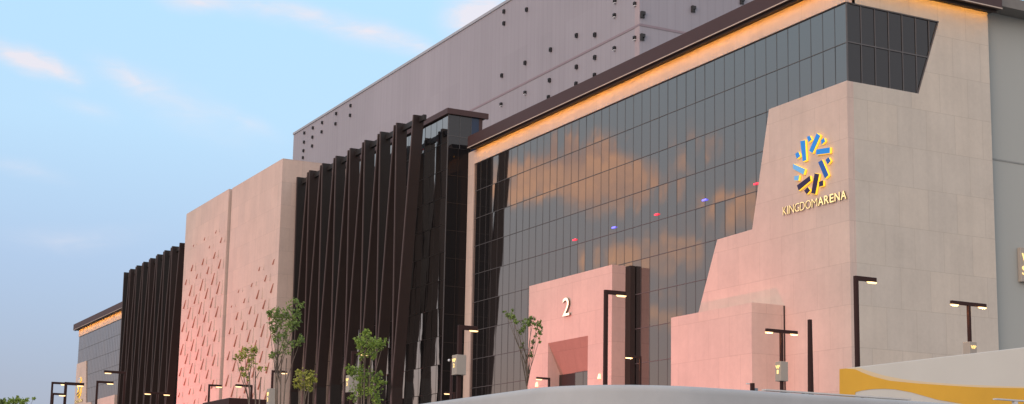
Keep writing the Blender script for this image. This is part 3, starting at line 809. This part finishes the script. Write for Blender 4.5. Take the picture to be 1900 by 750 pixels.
tree('tall dense young tree at the edge between carved block and near fins', 44, (524, 760), [(512, 670, -5), (522, 660, 0), (532, 665, 4), (516, 640, 2)],
     [(527, 585, 20, 16, 230), (548, 568, 13, 13, 150), (510, 590, 14, 18, 165), (535, 612, 17, 14, 150), (505, 608, 10, 12, 110), (518, 625, 15, 12, 140), (536, 640, 15, 10, 90), (509, 655, 10, 14, 60), (557, 632, 9, 10, 90), (548, 592, 12, 15, 150), (525, 655, 14, 10, 50), (499, 585, 7, 6, 50)], LD, seed=12)
tree('small low bushy tree at the foot of the near fins', 46, (563, 765), [(556, 725, -5), (565, 720, 0), (573, 725, 5)],
     [(565, 700, 17, 11, 200), (553, 712, 10, 12, 120), (577, 705, 9, 12, 120), (566, 718, 14, 9, 130), (553, 694, 6, 6, 40), (580, 692, 6, 6, 40)], LY, seed=13)
tree('bushy bright green tree hiding a lamp before the near fins', 45, (682, 765), [(672, 690, -6), (684, 680, 0), (692, 690, 6), (676, 650, -2), (688, 655, 3)],
     [(682, 634, 20, 12, 240), (698, 636, 17, 12, 170), (668, 640, 11, 11, 150), (680, 618, 7, 12, 110), (712, 634, 6, 8, 70), (690, 655, 14, 10, 130), (668, 662, 9, 9, 60), (660, 690, 15, 13, 180), (680, 700, 18, 14, 260), (700, 700, 14, 14, 170), (712, 716, 7, 9, 50), (664, 722, 15, 14, 180), (688, 726, 18, 14, 230), (700, 742, 12, 10, 100), (650, 683, 8, 7, 50), (655, 742, 10, 8, 60)], LG, seed=14)
tree('thin sparse young tree left of the number 2 portal', 42, (981, 760), [(976, 668, 0), (978, 655, 0)],
     [(975, 600, 9, 9, 95), (985, 598, 8, 8, 80), (997, 605, 8, 11, 80), (990, 590, 6, 5, 40), (945, 585, 9, 7, 60), (952, 593, 7, 6, 40), (938, 580, 4, 5, 20), (967, 612, 8, 8, 50), (996, 620, 8, 9, 55), (990, 640, 6, 10, 32), (983, 656, 7, 6, 30), (1000, 632, 4, 8, 25), (968, 640, 6, 8, 16), (960, 600, 6, 6, 25), (950, 578, 3, 5, 12)], LD, seed=15)
tree('treetop leaves at the far lower left, against the sky', 60, (28, 775), [(20, 752, -4), (36, 752, 4)],
     [(28, 745, 12, 7, 120), (40, 746, 11, 5, 90), (18, 748, 10, 6, 70), (62, 741, 6, 4, 16), (50, 742, 7, 5, 26), (34, 739, 6, 4, 24)], LG, seed=16, leaf=.12)
tree('small dark leaf cluster at the left edge of the picture', 60, (-2, 775), [(-2, 752, 0)],
     [(2, 742, 8, 5, 60), (-3, 748, 8, 6, 60), (8, 746, 5, 4, 20)], LD, seed=17, leaf=.12)

# ------------------------------------------------------------------ light
SUN_AZ, SUN_EL = math.radians(-116), math.radians(10)       # from -x axis toward +y; behind the camera, low
sd = Vector((-math.cos(SUN_AZ)*math.cos(SUN_EL), math.sin(SUN_AZ)*math.cos(SUN_EL), math.sin(SUN_EL)))
su = bpy.data.lights.new('sun', 'SUN'); su.energy = 1.95; su.angle = math.radians(40); su.color = (1.0, .80, .70)
so = bpy.data.objects.new('sun', su); link(so); so.rotation_euler = (-sd).to_track_quat('-Z', 'Y').to_euler(); so.location = (0, -40, 60)

def spot(loc, tgt, power, size, blend, col, rad=.5):
    l = bpy.data.lights.new('floodlight', 'SPOT'); l.energy = power; l.spot_size = math.radians(size); l.spot_blend = blend; l.color = col; l.shadow_soft_size = rad
    o = bpy.data.objects.new('floodlight', l); link(o); o.location = loc
    o.rotation_euler = (Vector(tgt)-Vector(loc)).to_track_quat('-Z', 'Y').to_euler(); return o
PINK = (1.0, .12, .15)
spot((-69, 27, .6), (-90, 60, 8), 22000, 66, 1, PINK)
spot((-128, 6, .6), (-104, 58, 6), 72000, 44, 1, PINK)
spot((-210, 28, .6), (-190, 54, 9), 64000, 84, 1, PINK)
spot((-275, 30, .6), (-262, 60, 6), 50000, 55, 1, PINK)

# ------------------------------------------------------------------ sky
w = bpy.data.worlds.new('World'); S.world = w; w.use_nodes = True
nt = NT(w.node_tree); nt.n.clear()
out = nt.add('ShaderNodeOutputWorld')
sky = nt.add('ShaderNodeTexSky', sky_type='NISHITA'); sky.sun_disc = False; sky.sun_elevation = math.radians(6)
sky.sun_rotation = math.atan2(sd.x, sd.y)
tc = nt.add('ShaderNodeTexCoord').outputs['Generated']
x, y, z = nt.xyz(tc)
az = nt.math('ARCTAN2', y, nt.math('MULTIPLY', x, -1.0)); el = nt.math('ARCSINE', z)
uv = nt.vec(az, el)
grad = nt.ramp(nt.math('MULTIPLY', el, 1/1.5708, clamp=True), [(0, (.24, .27, .43)), (.05, (.30, .355, .55)), (.10, (.375, .50, .745)), (.155, (.47, .69, .92)), (.22, (.46, .73, .97)), (.55, (.75, .88, 1.05)), (1, (1.1, 1.12, 1.2))])  # unseen zenith raised above dusk level to fill the walls
east = nt.maprange(x, -.2, .7)                                   # unseen east sky brightened and warmed to fill the side faces
grad = nt.mix(nt.math('MULTIPLY', east, .65), grad, nt.ramp(nt.math('MULTIPLY', el, 1/1.5708, clamp=True), [(0, (.92, .70, .60)), (.3, (.86, .76, .70)), (1, (.95, .92, .95))]))
south = nt.maprange(y, .02, -.42)                                # hazy dusk behind the photographer
dusk = nt.ramp(nt.math('MULTIPLY', el, 1/1.5708, clamp=True), [(0, (.52, .33, .30)), (.07, (.42, .34, .36)), (.13, (.40, .40, .43)), (.2, (.38, .46, .52)), (.5, (.75, .78, .88)), (1, (1.1, 1.12, 1.2))])
grad = nt.mix(south, grad, dusk)
wob = nt.add('ShaderNodeTexNoise'); wob.inputs['Scale'].default_value = 9; wob.inputs['Detail'].default_value = 5; nt.l.new(uv, wob.inputs['Vector'])
wv = nt.add('ShaderNodeVectorMath', operation='MULTIPLY_ADD'); nt.l.new(wob.outputs['Color'], wv.inputs[0]); wv.inputs[1].default_value = (.05, .03, 0); wv.inputs[2].default_value = (-.025, -.015, 0)
ad = nt.add('ShaderNodeVectorMath', operation='ADD'); nt.l.new(uv, ad.inputs[0]); nt.l.new(wv.outputs[0], ad.inputs[1]); duv = ad.outputs[0]
def azel(px, py):
    d = ray(px, py).normalized(); return math.atan2(d.y, -d.x), math.asin(d.z)
def blob(px, py, w_, h_, rot, st, mirror=False):
    a, e = azel(px, py); m = nt.add('ShaderNodeMapping', vector_type='TEXTURE'); nt.l.new(duv, m.inputs[0])
    if mirror: a = -a; rot = -rot
    m.inputs['Location'].default_value = (a, e, 0); m.inputs['Rotation'].default_value = (0, 0, math.radians(rot)); k_ = 1.3 if mirror else 1.0; m.inputs['Scale'].default_value = (w_*k_/F, h_*k_/F, 1)
    g = nt.add('ShaderNodeTexGradient', gradient_type='QUADRATIC_SPHERE'); nt.l.new(m.outputs[0], g.inputs[0])
    return nt.math('MULTIPLY', g.outputs['Fac'], st)
def addup(L_):
    t = L_[0]
    for k in L_[1:]: t = nt.math('ADD', t, k)
    return t
wisps = addup([blob(60, 98, 130, 34, -14, 1.5), blob(120, 120, 60, 24, -35, .8), blob(235, 140, 110, 34, -26, .75), blob(360, 8, 120, 34, -8, .8), blob(480, 15, 200, 40, -6, .6), blob(590, 30, 150, 44, -22, .8), blob(690, 60, 130, 44, -16, .9),
                blob(880, 22, 110, 70, 30, 1.9), blob(770, 92, 90, 40, -20, .55), blob(160, 190, 90, 26, -15, .3), blob(450, 235, 120, 26, -22, .35), blob(330, 200, 260, 60, -24, .3), blob(40, 305, 140, 26, -8, .3), blob(140, 440, 240, 40, 5, .25)])
fine = nt.noise(nt.vec(nt.math('MULTIPLY', az, 30), nt.math('MULTIPLY', el, 85)), 1.0, 6, .62, .6)
wisp = nt.math('MULTIPLY', wisps, nt.maprange(fine, .25, .75, .35, 1.15)); wisp = nt.math('MINIMUM', wisp, .85)
col = nt.mix(wisp, grad, (.86, .76, .80))
puff = addup([blob(1000, 320, 150, 70, 15, 1.2, True), blob(1110, 305, 120, 90, 30, 1.7, True), blob(1160, 335, 90, 55, 20, 1.0, True), blob(960, 350, 90, 60, 15, .7, True), blob(1290, 300, 140, 60, 25, .55, True), blob(1340, 250, 90, 50, 25, .35, True),
              blob(1330, 375, 140, 50, 20, .6, True), blob(1400, 390, 90, 55, 10, .9, True), blob(1190, 465, 120, 50, 20, .6, True), blob(1130, 470, 60, 70, 10, .6, True), blob(1280, 455, 90, 50, 20, .45, True), blob(1040, 420, 120, 50, 15, .3, True),
              blob(1190, 590, 60, 36, 5, .8, True), blob(1260, 590, 55, 36, 5, .7, True), blob(1240, 540, 100, 60, 5, .4, True), blob(960, 560, 140, 70, 5, .2, True)])
pn = nt.noise(nt.vec(nt.math('MULTIPLY', az, 25), nt.math('MULTIPLY', el, 40)), 1.0, 7, .62, .3)
pf = nt.maprange(nt.math('ADD', nt.math('MULTIPLY', puff, .95), nt.math('MULTIPLY', nt.math('SUBTRACT', pn, .5), 1.25)), .10, .75)
pf = nt.math('MULTIPLY', pf, nt.maprange(puff, 0.0, .25))
col = nt.mix(nt.math('MULTIPLY', pf, .9), col, nt.mix(nt.maprange(pn, .35, .7), (.70, .42, .32), (1.3, .66, .34)))
# broad drifts elsewhere so the whole dome is a dusk sky
gen = nt.noise(tc, 2.2, 6, .6, .4)
gm = nt.math('MULTIPLY', nt.maprange(gen, .5, .75), nt.math('MULTIPLY', nt.maprange(x, -.5, .1), .6))
col = nt.mix(gm, col, (.80, .66, .62))
col = nt.mix(nt.maprange(z, -.02, -.06), col, (.16, .14, .13))
b1 = nt.add('ShaderNodeBackground'); nt.put(b1.inputs[0], col); b1.inputs[1].default_value = .95
b2 = nt.add('ShaderNodeBackground'); nt.l.new(sky.outputs[0], b2.inputs[0]); b2.inputs[1].default_value = .05
ads = nt.add('ShaderNodeAddShader'); nt.l.new(b1.outputs[0], ads.inputs[0]); nt.l.new(b2.outputs[0], ads.inputs[1]); nt.l.new(ads.outputs[0], out.inputs[0])

S.view_settings.view_transform = 'Standard'; S.view_settings.look = 'None'; S.view_settings.exposure = 0; S.view_settings.gamma = 1
S.render.engine = 'CYCLES'
S.cycles.use_denoising = True; S.cycles.max_bounces = 6; S.cycles.sample_clamp_indirect = 6; S.cycles.caustics_reflective = False; S.cycles.caustics_refractive = False
